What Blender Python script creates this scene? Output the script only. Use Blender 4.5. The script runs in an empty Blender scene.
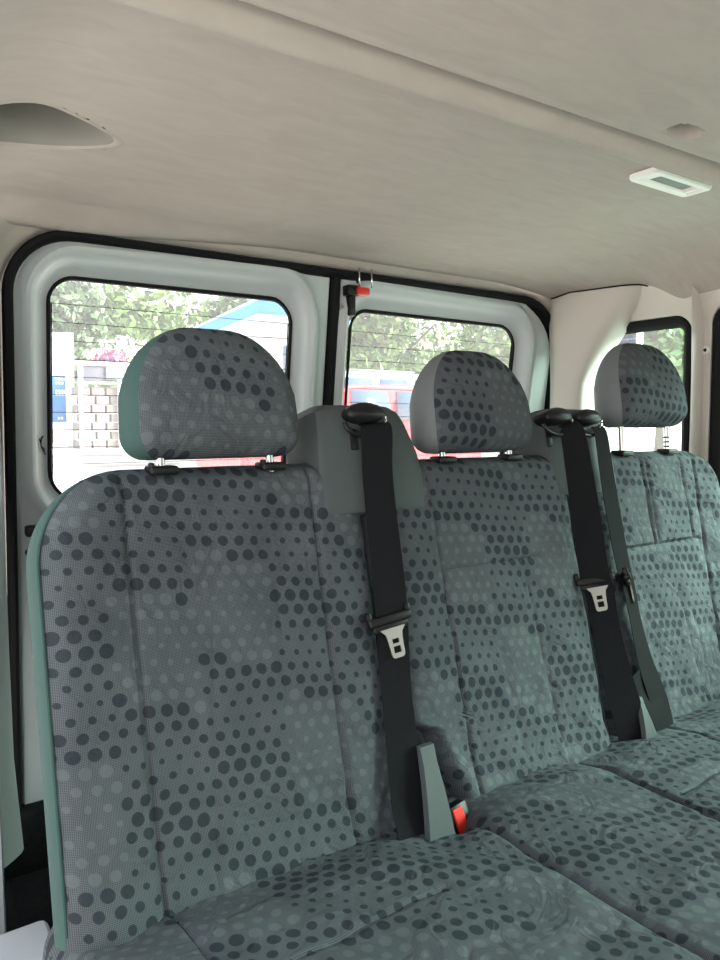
import bpy, bmesh, math, random
from mathutils import Vector, Matrix
rnd = random.Random(7)
S = bpy.context.scene
COL = S.collection
# ------------------------------------------------------------ camera, sky, exposure
cam_d = bpy.data.cameras.new('camera'); cam = bpy.data.objects.new('camera', cam_d); COL.objects.link(cam)
cam_d.sensor_fit = 'VERTICAL'; cam_d.sensor_height = 24; cam_d.lens = 18.0; cam_d.clip_start = .01; cam_d.clip_end = 500
YAW, PITCH = math.radians(34.3), math.radians(4.45)
fw = Vector((math.sin(YAW)*math.cos(PITCH), math.cos(YAW)*math.cos(PITCH), -math.sin(PITCH)))
rt = Vector((math.cos(YAW), -math.sin(YAW), 0)); up = rt.cross(fw)
m = Matrix((rt, up, -fw)).transposed().to_4x4(); m.translation = (0, 0, .95)
cam.matrix_world = m
S.camera = cam
S.view_settings.view_transform = 'Standard'; S.view_settings.look = 'None'
S.view_settings.gamma = 1; S.view_settings.use_curve_mapping = False
S.view_settings.exposure = 0.79
S.cycles.use_denoising = True
S.cycles.max_bounces = 10; S.cycles.diffuse_bounces = 6; S.cycles.transparent_max_bounces = 16
W = bpy.data.worlds.new('sky'); S.world = W; W.use_nodes = True
nt = W.node_tree; nt.nodes.clear()
wo = nt.nodes.new('ShaderNodeOutputWorld'); bg = nt.nodes.new('ShaderNodeBackground')
tc = nt.nodes.new('ShaderNodeTexCoord'); sx = nt.nodes.new('ShaderNodeSeparateXYZ'); cr = nt.nodes.new('ShaderNodeValToRGB')
nt.links.new(tc.outputs['Generated'], sx.inputs[0]); nt.links.new(sx.outputs['Z'], cr.inputs[0])
cr.color_ramp.elements[0].position = 0.0; cr.color_ramp.elements[0].color = (1.0, .97, .92, 1)
cr.color_ramp.elements[1].position = .6; cr.color_ramp.elements[1].color = (.84, .93, 1.0, 1)
nt.links.new(cr.outputs[0], bg.inputs[0]); bg.inputs[1].default_value = 1.2
nt.links.new(bg.outputs[0], wo.inputs[0])
sun_d = bpy.data.lights.new('sun', 'SUN'); sun = bpy.data.objects.new('sun', sun_d); COL.objects.link(sun)
sun_d.energy = 12.5; sun_d.angle = math.radians(40); sun_d.color = (1, .96, .9)
sun.rotation_euler = Vector((-.8, .6, -.65)).to_track_quat('-Z', 'Y').to_euler(); sun.location = (6, -4, 12)

# ------------------------------------------------------------ materials
def mat(name, col, rough=.6, metal=0, spec=.5, noise=0, nscale=20, bump=0, bscale=200, coord='Object', sheen=0):
    M = bpy.data.materials.new(name); M.use_nodes = True
    t = M.node_tree; b = t.nodes['Principled BSDF']
    b.inputs['Base Color'].default_value = (*col, 1); b.inputs['Roughness'].default_value = rough
    b.inputs['Metallic'].default_value = metal; b.inputs['Specular IOR Level'].default_value = spec
    if sheen: b.inputs['Sheen Weight'].default_value = sheen
    c = t.nodes.new('ShaderNodeTexCoord')
    n = t.nodes.new('ShaderNodeTexNoise'); n.inputs['Scale'].default_value = nscale; n.inputs['Detail'].default_value = 4
    t.links.new(c.outputs[coord], n.inputs['Vector'])
    r = t.nodes.new('ShaderNodeMapRange'); r.inputs['To Min'].default_value = 1-noise; r.inputs['To Max'].default_value = 1+noise
    t.links.new(n.outputs[0], r.inputs['Value'])
    v = t.nodes.new('ShaderNodeVectorMath'); v.operation = 'SCALE'; v.inputs[0].default_value = col
    t.links.new(r.outputs[0], v.inputs['Scale']); t.links.new(v.outputs[0], b.inputs['Base Color'])
    if bump:
        n2 = t.nodes.new('ShaderNodeTexNoise'); n2.inputs['Scale'].default_value = bscale
        t.links.new(c.outputs[coord], n2.inputs['Vector'])
        bp = t.nodes.new('ShaderNodeBump'); bp.inputs['Strength'].default_value = bump; bp.inputs['Distance'].default_value = .002
        t.links.new(n2.outputs[0], bp.inputs['Height']); t.links.new(bp.outputs[0], b.inputs['Normal'])
    return M

def fabric():
    M = bpy.data.materials.new('dotted_seat_cloth'); M.use_nodes = True
    t = M.node_tree; b = t.nodes['Principled BSDF']; L = t.links.new
    b.inputs['Roughness'].default_value = .95; b.inputs['Specular IOR Level'].default_value = .08
    def N(op, a, c=None):
        n = t.nodes.new('ShaderNodeMath'); n.operation = op
        for k, x in enumerate((a, c)):
            if x is None: continue
            if isinstance(x, (int, float)): n.inputs[k].default_value = x
            else: L(x, n.inputs[k])
        return n.outputs[0]
    uv = t.nodes.new('ShaderNodeUVMap'); sp = t.nodes.new('ShaderNodeSeparateXYZ'); L(uv.outputs[0], sp.inputs[0])
    # gentle warp so that the rows are not ruler straight
    wn = t.nodes.new('ShaderNodeTexNoise'); wn.inputs['Scale'].default_value = 9; L(uv.outputs[0], wn.inputs['Vector'])
    wv = N('MULTIPLY', N('SUBTRACT', wn.outputs[0], .5), .012)
    u = N('ADD', sp.outputs[0], wv); v = N('ADD', N('ADD', sp.outputs[1], wv), N('MULTIPLY', sp.outputs[0], .10))
    PU, PV = .0222, .0194
    row = N('FLOOR', N('DIVIDE', v, PV)); off = N('MULTIPLY', N('FLOORED_MODULO', row, 2.0), .5)
    us = N('ADD', N('DIVIDE', u, PU), off)
    cu = N('FLOOR', us)
    fu = N('MULTIPLY', N('SUBTRACT', N('SUBTRACT', us, cu), .5), PU)
    fv = N('MULTIPLY', N('SUBTRACT', N('SUBTRACT', N('DIVIDE', v, PV), row), .5), PV)
    dist = N('SQRT', N('ADD', N('MULTIPLY', fu, fu), N('MULTIPLY', fv, fv)))
    # block of columns -> phase
    cuu = N('SUBTRACT', cu, N('MULTIPLY', off, 1.0))
    blk = N('FLOOR', N('DIVIDE', cuu, 5.0))
    w = t.nodes.new('ShaderNodeTexWhiteNoise'); w.noise_dimensions = '1D'; L(blk, w.inputs['W'])
    s = N('ADD', N('ADD', N('DIVIDE', row, 7.0), N('MULTIPLY', w.outputs[0], 6.0)), N('MULTIPLY', cuu, .04))
    fr = N('SUBTRACT', s, N('FLOOR', s))
    tri = N('ABSOLUTE', N('SUBTRACT', N('MULTIPLY', fr, 2.0), 1.0))
    rad = N('ADD', N('MULTIPLY', tri, .0052), .0034)
    par = N('GREATER_THAN', N('FLOORED_MODULO', N('FLOOR', s), 3.0), 1.5)     # 1 = pale dots
    rad = N('MULTIPLY', rad, N('SUBTRACT', 1.0, N('MULTIPLY', par, .08)))
    e = t.nodes.new('ShaderNodeMapRange'); e.interpolation_type = 'SMOOTHSTEP'
    L(N('SUBTRACT', rad, dist), e.inputs['Value']); e.inputs['From Min'].default_value = -.0005; e.inputs['From Max'].default_value = .0006
    mask = e.outputs[0]
    # weave: fine crossing threads
    d1 = N('SINE', N('MULTIPLY', N('ADD', sp.outputs[0], sp.outputs[1]), 2*math.pi/.0036))
    d2 = N('SINE', N('MULTIPLY', N('SUBTRACT', sp.outputs[0], sp.outputs[1]), 2*math.pi/.0036))
    weave = N('ADD', 1.0, N('MULTIPLY', N('MULTIPLY', d1, d2), .62))
    mx = t.nodes.new('ShaderNodeMix'); mx.data_type = 'RGBA'
    mx.inputs['A'].default_value = (.025, .031, .038, 1); mx.inputs['B'].default_value = (.098, .112, .118, 1); L(par, mx.inputs['Factor'])
    base = t.nodes.new('ShaderNodeVectorMath'); base.operation = 'SCALE'; base.inputs[0].default_value = (.074, .083, .091); L(weave, base.inputs['Scale'])
    m2 = t.nodes.new('ShaderNodeMix'); m2.data_type = 'RGBA'; L(N('MULTIPLY', mask, .9), m2.inputs['Factor'])
    L(base.outputs[0], m2.inputs['A']); L(mx.outputs['Result'], m2.inputs['B'])
    wear = t.nodes.new('ShaderNodeTexNoise'); wear.inputs['Scale'].default_value = 14; wear.inputs['Detail'].default_value = 5; L(uv.outputs[0], wear.inputs['Vector'])
    wr = t.nodes.new('ShaderNodeMapRange'); wr.inputs['To Min'].default_value = .78; wr.inputs['To Max'].default_value = 1.25; L(wear.outputs[0], wr.inputs['Value'])
    f = t.nodes.new('ShaderNodeVectorMath'); f.operation = 'SCALE'; L(m2.outputs['Result'], f.inputs[0]); L(wr.outputs[0], f.inputs['Scale'])
    L(f.outputs[0], b.inputs['Base Color'])
    bn = t.nodes.new('ShaderNodeTexNoise'); bn.inputs['Scale'].default_value = 22; bn.inputs['Detail'].default_value = 3; bn.inputs['Distortion'].default_value = 1.2
    L(uv.outputs[0], bn.inputs['Vector'])
    bp = t.nodes.new('ShaderNodeBump'); bp.inputs['Strength'].default_value = .7; bp.inputs['Distance'].default_value = .011
    L(bn.outputs[0], bp.inputs['Height'])
    bp2 = t.nodes.new('ShaderNodeBump'); bp2.inputs['Strength'].default_value = .25; bp2.inputs['Distance'].default_value = .001
    L(weave, bp2.inputs['Height']); L(bp.outputs[0], bp2.inputs['Normal']); L(bp2.outputs[0], b.inputs['Normal'])
    return M

def headliner():
    M = mat('headliner_felt', (.46, .415, .375), .95, spec=.1)
    t = M.node_tree; b = t.nodes['Principled BSDF']; L = t.links.new
    c = t.nodes.new('ShaderNodeTexCoord'); mp = t.nodes.new('ShaderNodeMapping'); mp.inputs['Scale'].default_value = (7, 22, 7)
    n = t.nodes.new('ShaderNodeTexNoise'); n.inputs['Detail'].default_value = 8; n.inputs['Scale'].default_value = 1.6; n.inputs['Distortion'].default_value = .8
    L(c.outputs['Object'], mp.inputs[0]); L(mp.outputs[0], n.inputs['Vector'])
    r = t.nodes.new('ShaderNodeValToRGB'); L(n.outputs[0], r.inputs[0])
    r.color_ramp.elements[0].position = .25; r.color_ramp.elements[0].color = (.38, .335, .30, 1)
    r.color_ramp.elements[1].position = .7; r.color_ramp.elements[1].color = (.42, .375, .333, 1)
    L(r.outputs[0], b.inputs['Base Color'])
    bp = t.nodes.new('ShaderNodeBump'); bp.inputs['Strength'].default_value = .35; bp.inputs['Distance'].default_value = .004
    L(n.outputs[0], bp.inputs['Height']); L(bp.outputs[0], b.inputs['Normal'])
    return M

def glass(name, tint, haze=.06):
    M = bpy.data.materials.new(name); M.use_nodes = True; t = M.node_tree; t.nodes.clear(); L = t.links.new
    o = t.nodes.new('ShaderNodeOutputMaterial'); tr = t.nodes.new('ShaderNodeBsdfTransparent'); tr.inputs[0].default_value = (*tint, 1)
    gl = t.nodes.new('ShaderNodeBsdfGlossy'); gl.inputs['Roughness'].default_value = .03
    tl = t.nodes.new('ShaderNodeBsdfTranslucent'); tl.inputs[0].default_value = (.95, .95, .95, 1)
    fr = t.nodes.new('ShaderNodeLayerWeight'); fr.inputs[0].default_value = .12
    a = t.nodes.new('ShaderNodeMixShader'); L(fr.outputs['Fresnel'], a.inputs[0]); L(tr.outputs[0], a.inputs[1]); L(gl.outputs[0], a.inputs[2])
    c = t.nodes.new('ShaderNodeMixShader'); L(a.outputs[0], c.inputs[1]); L(tl.outputs[0], c.inputs[2])
    tx = t.nodes.new('ShaderNodeTexCoord'); n = t.nodes.new('ShaderNodeTexNoise'); n.inputs['Scale'].default_value = 6; L(tx.outputs['Object'], n.inputs['Vector'])
    r = t.nodes.new('ShaderNodeMapRange'); r.inputs['To Min'].default_value = haze*.6; r.inputs['To Max'].default_value = haze*1.4; L(n.outputs[0], r.inputs['Value'])
    L(r.outputs[0], c.inputs[0]); L(c.outputs[0], o.inputs[0])
    return M

MF = fabric()
MH = headliner()
MBODY = mat('painted_door_metal', (.48, .52, .525), .35, noise=.03, nscale=4)
MTRIM = mat('cream_pillar_plastic', (.58, .54, .49), .55, noise=.04, nscale=5)
MRUB = mat('black_rubber', (.006, .006, .007), .7, spec=.2, noise=.1)
MBLACK = mat('black_plastic', (.008, .008, .009), .4, spec=.3, noise=.1)
MHOUS = mat('grey_belt_housing_plastic', (.056, .068, .070), .55, spec=.3, noise=.05, bump=.2, bscale=700)
MSIDE = mat('plain_teal_grey_cloth', (.040, .080, .072), .85, spec=.25, noise=.08, nscale=30, bump=.3, bscale=900)
MSIDEG = mat('plain_grey_vinyl', (.13, .145, .15), .6, noise=.06, nscale=30, bump=.2, bscale=900)
MWEB = mat('black_belt_webbing', (.009, .0095, .011), .85, spec=.12, noise=.1, nscale=60, bump=.4, bscale=600)
MSTEEL = mat('brushed_steel', (.40, .38, .36), .4, metal=.85, noise=.05)
MCHROME = mat('chrome', (.75, .75, .75), .15, metal=1)
MRED = mat('red_plastic', (.70, .03, .02), .35)
MWHITE = mat('white_lamp_plastic', (.80, .79, .74), .4)
MLENS = mat('cloudy_lamp_lens', (.14, .16, .14), .5)
MCARP = mat('black_carpet', (.012, .013, .013), 1, spec=.05, noise=.6, nscale=60, bump=.8, bscale=120)
MPAD = mat('dark_seat_shell', (.03, .032, .034), .8)
MGR = glass('rear_window_glass', (.93, .97, .95), .15)
MGS = glass('green_side_glass', (.64, .93, .83), .05)
MHEAT = mat('heater_wire', (.03, .03, .03), .6)
MSEAM = mat('dark_seam_thread', (.015, .017, .02), .9)

# ------------------------------------------------------------ helpers
def link(name, bm, mats, parent=None, smooth=True, kind=None):
    bm.normal_update(); bm.edges.index_update(); lim = math.radians(38 if smooth else 28)
    sharp = [e.index for e in bm.edges if len(e.link_faces) == 2 and e.calc_face_angle(0) > lim]
    me = bpy.data.meshes.new(name); bm.to_mesh(me); bm.free()
    if not isinstance(mats, (list, tuple)): mats = [mats]
    for x in mats: me.materials.append(x)
    for p in me.polygons: p.use_smooth = smooth != 'flat'
    for e in sharp: me.edges[e].use_edge_sharp = True
    o = bpy.data.objects.new(name, me); COL.objects.link(o)
    if parent: o.parent = parent; o.matrix_parent_inverse = Matrix.Translation(-parent.location)
    if kind: o['kind'] = kind
    return o
def tag(o, label, cat, group=None):
    o['label'] = label; o['category'] = cat
    if group: o['group'] = group
    return o
def thing(name, label, cat, loc, group=None):
    o = bpy.data.objects.new(name, None); COL.objects.link(o); o.location = loc; o.empty_display_size = .05
    return tag(o, label, cat, group)
def box(bm, x0, x1, y0, y1, z0, z1, bev=0, seg=2, M=None):
    vs = [bm.verts.new(p) for p in ((x0,y0,z0),(x1,y0,z0),(x1,y1,z0),(x0,y1,z0),(x0,y0,z1),(x1,y0,z1),(x1,y1,z1),(x0,y1,z1))]
    fs = [bm.faces.new([vs[i] for i in f]) for f in ((3,2,1,0),(4,5,6,7),(0,1,5,4),(1,2,6,5),(2,3,7,6),(3,0,4,7))]
    es = list({e for f in fs for e in f.edges})
    new = vs
    if bev:
        r = bmesh.ops.bevel(bm, geom=es, offset=bev, segments=seg, affect='EDGES', profile=.5)
        new = list({v for f in r['faces'] for v in f.verts})
        seen = set(new); st = list(new)
        while st:
            v = st.pop()
            for e in v.link_edges:
                o = e.other_vert(v)
                if o not in seen: seen.add(o); st.append(o)
        new = list(seen)
    if M is not None:
        for v in new: v.co = M @ v.co
    return new
def boxo(name, x0, x1, y0, y1, z0, z1, mt, parent=None, bev=.003, M=None, kind=None, smooth=True):
    bm = bmesh.new(); box(bm, x0, x1, y0, y1, z0, z1, bev, 2, M); 
    o = link(name, bm, mt, parent, smooth=False, kind=kind); return o
def tube(bm, pts, r, n=10, cap=True):
    pts = [Vector(p) for p in pts]; rings = []
    for i, p in enumerate(pts):
        d = (pts[min(i+1, len(pts)-1)] - pts[max(i-1, 0)]).normalized()
        a = d.cross(Vector((0, 0, 1)));
        if a.length < .1: a = d.cross(Vector((1, 0, 0)))
        a.normalize(); b = d.cross(a)
        rr = r[i] if isinstance(r, (list, tuple)) else r
        rings.append([bm.verts.new(p + a*rr*math.cos(2*math.pi*k/n) + b*rr*math.sin(2*math.pi*k/n)) for k in range(n)])
    for A, B in zip(rings, rings[1:]):
        for k in range(n): bm.faces.new((A[k], A[(k+1) % n], B[(k+1) % n], B[k]))
    if cap: bm.faces.new(rings[0][::-1]); bm.faces.new(rings[-1])
def loft(bm, rings, closed=True, capa=False, capb=False, mi=None):
    R = [[bm.verts.new(p) for p in r] for r in rings]
    n = len(R[0])
    for q, (A, B) in enumerate(zip(R, R[1:])):
        for k in range(n if closed else n-1):
            f = bm.faces.new((A[k], A[(k+1) % n], B[(k+1) % n], B[k]))
            if mi: f.material_index = mi[q]
    if capa: bm.faces.new(R[0][::-1])
    if capb: bm.faces.new(R[-1])
    return R
def rrect(x0, x1, z0, z1, r, d=0, n=8):
    """rounded rectangle; r = radii (bottom left, bottom right, top right, top left); d = grow"""
    if not isinstance(r, (list, tuple)): r = (r,)*4
    x0, x1, z0, z1 = x0-d, x1+d, z0-d, z1+d; out = []
    for (cx, cz, s0, sx_, sz_), rr in zip(((x0, z0, 180, 1, 1), (x1, z0, 270, -1, 1), (x1, z1, 0, -1, -1), (x0, z1, 90, 1, -1)), r):
        rr = max(rr+d, .001)
        for k in range(n+1):
            a = math.radians(s0 + 90*k/n)
            out.append((cx+sx_*rr+rr*math.cos(a), cz+sz_*rr+rr*math.sin(a)))
    return out
def sm(t): t = max(0, min(1, t)); return t*t*(3-2*t)
def fix(bm): bmesh.ops.recalc_face_normals(bm, faces=bm.faces[:])

# ------------------------------------------------------------ VAN SHELL
def ceil_z(x, y, scoop=True):
    z = 1.402
    y0 = y
    y -= max(-.004, .024-.026*(x-.35)/.9)*(1 if .60 < y < 1.0 else 0) if y < .95 else 0
    z -= .045*sm((y-.95)/.55)
    z -= .055*max(0, (x-1.42)/.44)**1.8 + .085*max(0, (x-1.6)/.26)**2*(1-sm((y-1.12)/.13))
    z -= .03*max(0, (.24-x)/.12)**2
    z -= .004*math.exp(-((y-.708)/.006)**2)                # lip of the front panel
    z += .014*sm((y-.714)/.004)*(1-sm((y-.722)/.02))       # joint, then the rear panel steps down
    z -= .020*sm((y-.724)/.028)*(1-sm((y-.750)/.040))
    lw = 1-sm((x-.25)/.6)
    z -= (.012+.03*lw)*sm((y-1.425)/.045)                  # rolled rear edge
    # scoop above the side door
    if scoop:
        ex, ey = (x-.222)/.118, (y-1.172)/(.070*(1-.45*sm((x-.2)/.16)))
        if ex*ex+ey*ey < .97: z += .11
    q = ((x-1.066)/.034)**2+((y-.668)/.022)**2
    if q < 1: z += .03*sm((1-q)*2.5)
    return z
bm = bmesh.new()
xs = [.12+i*(1.875-.12)/200 for i in range(201)]
ys = [-2.4+i*.1 for i in range(8)] + [-1.6+i*.05 for i in range(46)] + [.62+i*.005 for i in range(18)] + [.708+i*.002 for i in range(50)] + [.81+i*.0075 for i in range(90)]
ys = sorted(set(round(y, 4) for y in ys if y <= 1.478))
g = [[bm.verts.new((x, y, ceil_z(x, y))) for x in xs] for y in ys]
for a, b in zip(g, g[1:]):
    for i in range(len(xs)-1):
        bm.faces.new((a[i], b[i], b[i+1], a[i+1]))
ceiling = link('ceiling', bm, MH, kind='structure')
# recess let into the headliner above the side door, inner rings a darker grey
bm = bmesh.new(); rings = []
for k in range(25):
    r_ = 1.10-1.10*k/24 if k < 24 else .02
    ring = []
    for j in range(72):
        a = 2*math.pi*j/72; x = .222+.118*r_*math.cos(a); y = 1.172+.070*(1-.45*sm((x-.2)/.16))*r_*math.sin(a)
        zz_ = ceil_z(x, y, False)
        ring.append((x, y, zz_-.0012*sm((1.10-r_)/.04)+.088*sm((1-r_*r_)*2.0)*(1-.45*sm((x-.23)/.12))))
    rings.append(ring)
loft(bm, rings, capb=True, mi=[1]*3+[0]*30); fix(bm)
link('trim_7', bm, [mat('darker_grey_recess', (.21, .20, .175), .5, noise=.05), MH], kind='structure')
# outer roof skin so that no sky leaks over the headliner
bm = bmesh.new(); box(bm, .08, 1.92, -2.45, 1.60, 1.53, 1.55, .01)
link('trim_1', bm, MBODY, kind='structure', smooth=False)
# floor with load area carpet
bm = bmesh.new(); box(bm, .10, .25, 1.052, 1.62, -.06, -.001); box(bm, .20, 1.92, -2.45, 1.62, -.06, 0, .004)
link('floor', bm, MCARP, kind='structure', smooth=False)

def RP(x, z, h=0):
    """a point on the rear wall, which leans forward towards the roof; h = towards the cabin"""
    w = sm((z-1.22)/.08)
    zz = z + w*.022*(1-((x-.98)/.76)**2)
    return (x, 1.55-.12*(z-.95)-h, zz)
AP = (.222, 1.772, .08, 1.312); APR = (.03, .03, .17, .115)
def rr_ap(d, h, n=10): return [RP(x, z, h) for x, z in rrect(*AP, APR, d, n)]
bm = bmesh.new()
loft(bm, [rr_ap(-.004, -.05), rr_ap(.004, -.02), rr_ap(.008, .012), rr_ap(.016, .02), rr_ap(.03, .022), rr_ap(.042, .030), rr_ap(.052, .044), rr_ap(.060, .046)])
fix(bm); link('wall_rear', bm, MH, kind='structure')
bm = bmesh.new(); box(bm, .09, 1.90, 1.60, 1.68, -.06, .13, .01); link('trim_8', bm, MCARP, kind='structure', smooth=False)
bm = bmesh.new(); box(bm, .09, .136, 1.06, 1.60, -.06, .13, .005); link('trim_9', bm, MCARP, kind='structure', smooth=False)
# black weatherstrip round the whole doorway
bm = bmesh.new()
loft(bm, [rr_ap(.003, .0), rr_ap(.004, .014), rr_ap(.0, .022), rr_ap(-.008, .024), rr_ap(-.013, .020), rr_ap(-.016, .012), rr_ap(-.018, -.03)])
fix(bm); link('trim_2', bm, MRUB, kind='structure')

def rear_door(n, ol, orr, wl, wr, side):
    d = bpy.data.objects.new('door_%d' % n, None); COL.objects.link(d); d['kind'] = 'structure'; d.location = RP(ol[0], .05)
    O = lambda q, h: [RP(x, z, h) for x, z in rrect(*ol, orr, q, 8)]
    Wd = lambda q, h: [RP(x, z, h) for x, z in rrect(*wl, wr, q, 8)]
    bm = bmesh.new()
    loft(bm, [O(0, -.045), O(0, -.004), O(-.006, .004), Wd(.078, .004), Wd(.066, .005), Wd(.056, .014), Wd(.048, .022), Wd(.040, .023), Wd(.033, .018), Wd(.027, .004), Wd(.018, -.014), Wd(.008, -.024), Wd(.003, -.026)])
    fix(bm); link('inner_panel', bm, MBODY, d)
    bm = bmesh.new()
    loft(bm, [Wd(.004, -.022), Wd(.002, -.018), Wd(-.003, -.019), Wd(-.004, -.026)]); fix(bm); link('window_seal', bm, MRUB, d)
    bm = bmesh.new()
    c = [bm.verts.new(p) for p in Wd(.0, -.0265)]; bm.faces.new(c); link('window_pane', bm, MGR, d, smooth=False)
    bm = bmesh.new()
    x0, x1, z0, z1 = wl
    z = z1-.05
    while z > z0+.03:
        p = RP((x0+x1)/2, z, -.0255)
        box(bm, x0+.004, x1-.004, p[1]-.0004, p[1]+.0004, p[2]-.0006, p[2]+.0006)
        z -= .036
    for xx in (x0+.006, x1-.006):
        vs = box(bm, xx-.0015, xx+.0015, 0, .0008, 0, 1)
        for v in vs:
            zz = z0+.04+v.co.z*(z1-z0-.09); v.co.y = RP(xx, zz, -.0255)[1]+v.co.y; v.co.z = RP(xx, zz)[2]
    link('heater_lines', bm, MHEAT, d, smooth=False)
    return d
dl = rear_door(1, (.240, .944, .10, 1.295), (.02, .02, .015, .09), (.306, .852, .785, 1.240), (.07, .05, .055, .05), -1)
dr = rear_door(2, (.968, 1.752, .10, 1.295), (.02, .02, .155, .015), (1.022, 1.610, .785, 1.236), (.05, .07, .065, .045), 1)
# rubber strip between the leaves
bm = bmesh.new()
prof = ((-.013, -.02), (-.012, .008), (-.007, .014), (0, .016), (.007, .014), (.012, .008), (.013, -.02))
loft(bm, [[RP(.956+a, z, h) for a, h in prof] for z in (.06, .4, .8, 1.1, 1.22, 1.25, 1.28, 1.30)], closed=False)
fix(bm); link('trim_3', bm, MRUB, kind='structure')
# black pull and bump stops on the left leaf
for px, pz, w, hh in ((.262, .735, .020, .022), (.258, .690, .012, .012)):
    bm = bmesh.new(); p = RP(px, pz, .012); box(bm, px-w/2, px+w, p[1]-.012, p[1]+.012, pz-hh/2, pz+hh/2, .005, 3)
    link('bump_stop', bm, MBLACK, dl)
# scuff of black sealant in the reveal
bm = bmesh.new()
pts = [RP(.292, .925, -.012), RP(.285, .918, .0), RP(.287, .905, -.004), RP(.292, .90, -.01), RP(.297, .888, -.018)]
tube(bm, pts, [.002, .003, .002, .003, .0015], 6); link('sealant_smear', bm, MBLACK, dl)
# latch on the right leaf
p = RP(1.0, 1.26, .004)
lat_y = p[1]
bm = bmesh.new(); box(bm, .983, 1.003, lat_y-.022, lat_y, 1.214, 1.278, .004); box(bm, .976, 1.012, lat_y-.028, lat_y, 1.262, 1.288, .004)
box(bm, 1.012, 1.045, lat_y-.012, lat_y, 1.276, 1.306, .003)
latch = link('latch', bm, MBLACK, dr, smooth=False)
bm = bmesh.new(); box(bm, 1.000, 1.036, lat_y-.036, lat_y-.010, 1.264, 1.284, .005); lv = link('latch_lever', bm, MRED, dr, smooth=False); lv.parent = latch
lv['label'] = 'red latch lever'
bm = bmesh.new()
for xx in (1.006, 1.043): tube(bm, [(xx, lat_y-.03, 1.33), (xx, lat_y-.032, 1.284)], .0022, 8)
rd = link('latch_rod', bm, MCHROME, dr); rd.parent = latch
bm = bmesh.new(); tube(bm, [(.976, lat_y+.004, 1.236), (.976, lat_y-.004, 1.236)], .010, 14); tube(bm, [(.976, lat_y-.003, 1.236), (.976, lat_y-.008, 1.236)], .005, 12)
link('fixing_screw', bm, MSTEEL, dr, smooth=False)

# ---- left rear corner: painted edge, side wall behind the sliding door opening
bm = bmesh.new()
def lwx(z): return .163+.014*sm((.35-z)/.3)
sec = [[(.10, 1.12, z), (.135, 1.13, z), (.142, 1.17, z), (.148, 1.38, z), (lwx(z)-.006, 1.45, z), (lwx(z)+.022, 1.475, z), (lwx(z)+.038, 1.492, z), (lwx(z)+.044, 1.505, z), (lwx(z)+.046, 1.54, z)] for z in (.11, .15, .2, .3, .5, .8, 1.1, 1.22, 1.27)]
loft(bm, sec, closed=False); fix(bm); link('wall_left', bm, MBODY, kind='structure')
bm = bmesh.new()
box(bm, .02, .180, .94, 1.05, -.25, .258, .012, 3); o = link('trim_4', bm, mat('white_painted_sill', (.42, .42, .44), .3), kind='structure', smooth=False)

# ---- right side wall with two windows
def XP(y, z, h=0): return (1.85-.55*max(0, z-1.17)**1.35-h, y, z)
def side_cell(cell, wr, rad, nme, wn):
    bm = bmesh.new()
    C_ = lambda h: [XP(y, z, h) for y, z in rrect(*cell, .001, 0, 8)]
    Wn = lambda q, h: [XP(y, z, h) for y, z in rrect(*wr, rad, q, 8)]
    loft(bm, [C_(0), Wn(.036, 0), Wn(.03, 0.0005), Wn(.012, .004), Wn(.002, .002), Wn(-.002, -.02)]); fix(bm)
    link(nme, bm, MTRIM, kind='structure')
    w = bpy.data.objects.new(wn, None); COL.objects.link(w); w['kind'] = 'structure'; w.location = XP(cell[0], .8)
    bm = bmesh.new(); loft(bm, [Wn(.001, -.004), Wn(-.002, .004), Wn(-.012, .006), Wn(-.022, .0), Wn(-.030, -.012)]); fix(bm); link('window_seal', bm, MRUB, w)
    bm = bmesh.new(); bm.faces.new([bm.verts.new(p) for p in Wn(-.02, -.012)]); link('window_pane', bm, MGS, w, smooth=False)
side_cell((1.088, 1.62, 0, 1.38), (1.118, 1.56, .66, 1.243), .045, 'wall_right', 'window_1')
side_cell((.20, 1.088, 0, 1.38), (.23, 1.060, .66, 1.262), .06, 'wall_right_front', 'window_2')
side_cell((-2.4, .20, 0, 1.38), (-1.9, .12, .66, 1.262), .06, 'wall_right_far_front', 'window_3')
bpy.data.objects['wall_right_front'].name = 'wall_right_middle'
bpy.data.objects['wall_right_far_front'].name = 'wall_right_front'
def flat_cell(nm, cell, wr, rad, fn):
    bm = bmesh.new(); q = lambda r_, rr, d, h: [fn(a, b, h) for a, b in rrect(*r_, rr, d, 8)]
    loft(bm, [q(cell, .001, 0, .04), q(cell, .001, 0, 0), q(wr, rad, .03, 0), q(wr, rad, 0, .012), q(wr, rad, 0, .04)]); fix(bm); link(nm, bm, MTRIM, kind='structure')
flat_cell('wall_front', (.10, 1.88, 0, 1.38), (.25, 1.70, .72, 1.22), .10, lambda a, b, h: (a, -2.40-h, b))
flat_cell('wall_left_front', (-2.4, -.45, 0, 1.38), (-2.1, -.75, .75, 1.22), .08, lambda a, b, h: (.14-h, a, b))
bm = bmesh.new(); tube(bm, [(1.856, 1.077, 1.145), (1.843, 1.077, 1.145), (1.840, 1.077, 1.145)], [.0135, .0125, .008], 18); 
sc = link('screw_cap', bm, MWHITE, smooth=False); tag(sc, 'small cream screw boss with dark hole on the pillar beside the side window', 'screw cap')
bm = bmesh.new(); tube(bm, [(1.8405, 1.077, 1.145), (1.8392, 1.077, 1.145)], .0045, 12); link('screw_hole', bm, MBLACK, sc, smooth=False)

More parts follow.
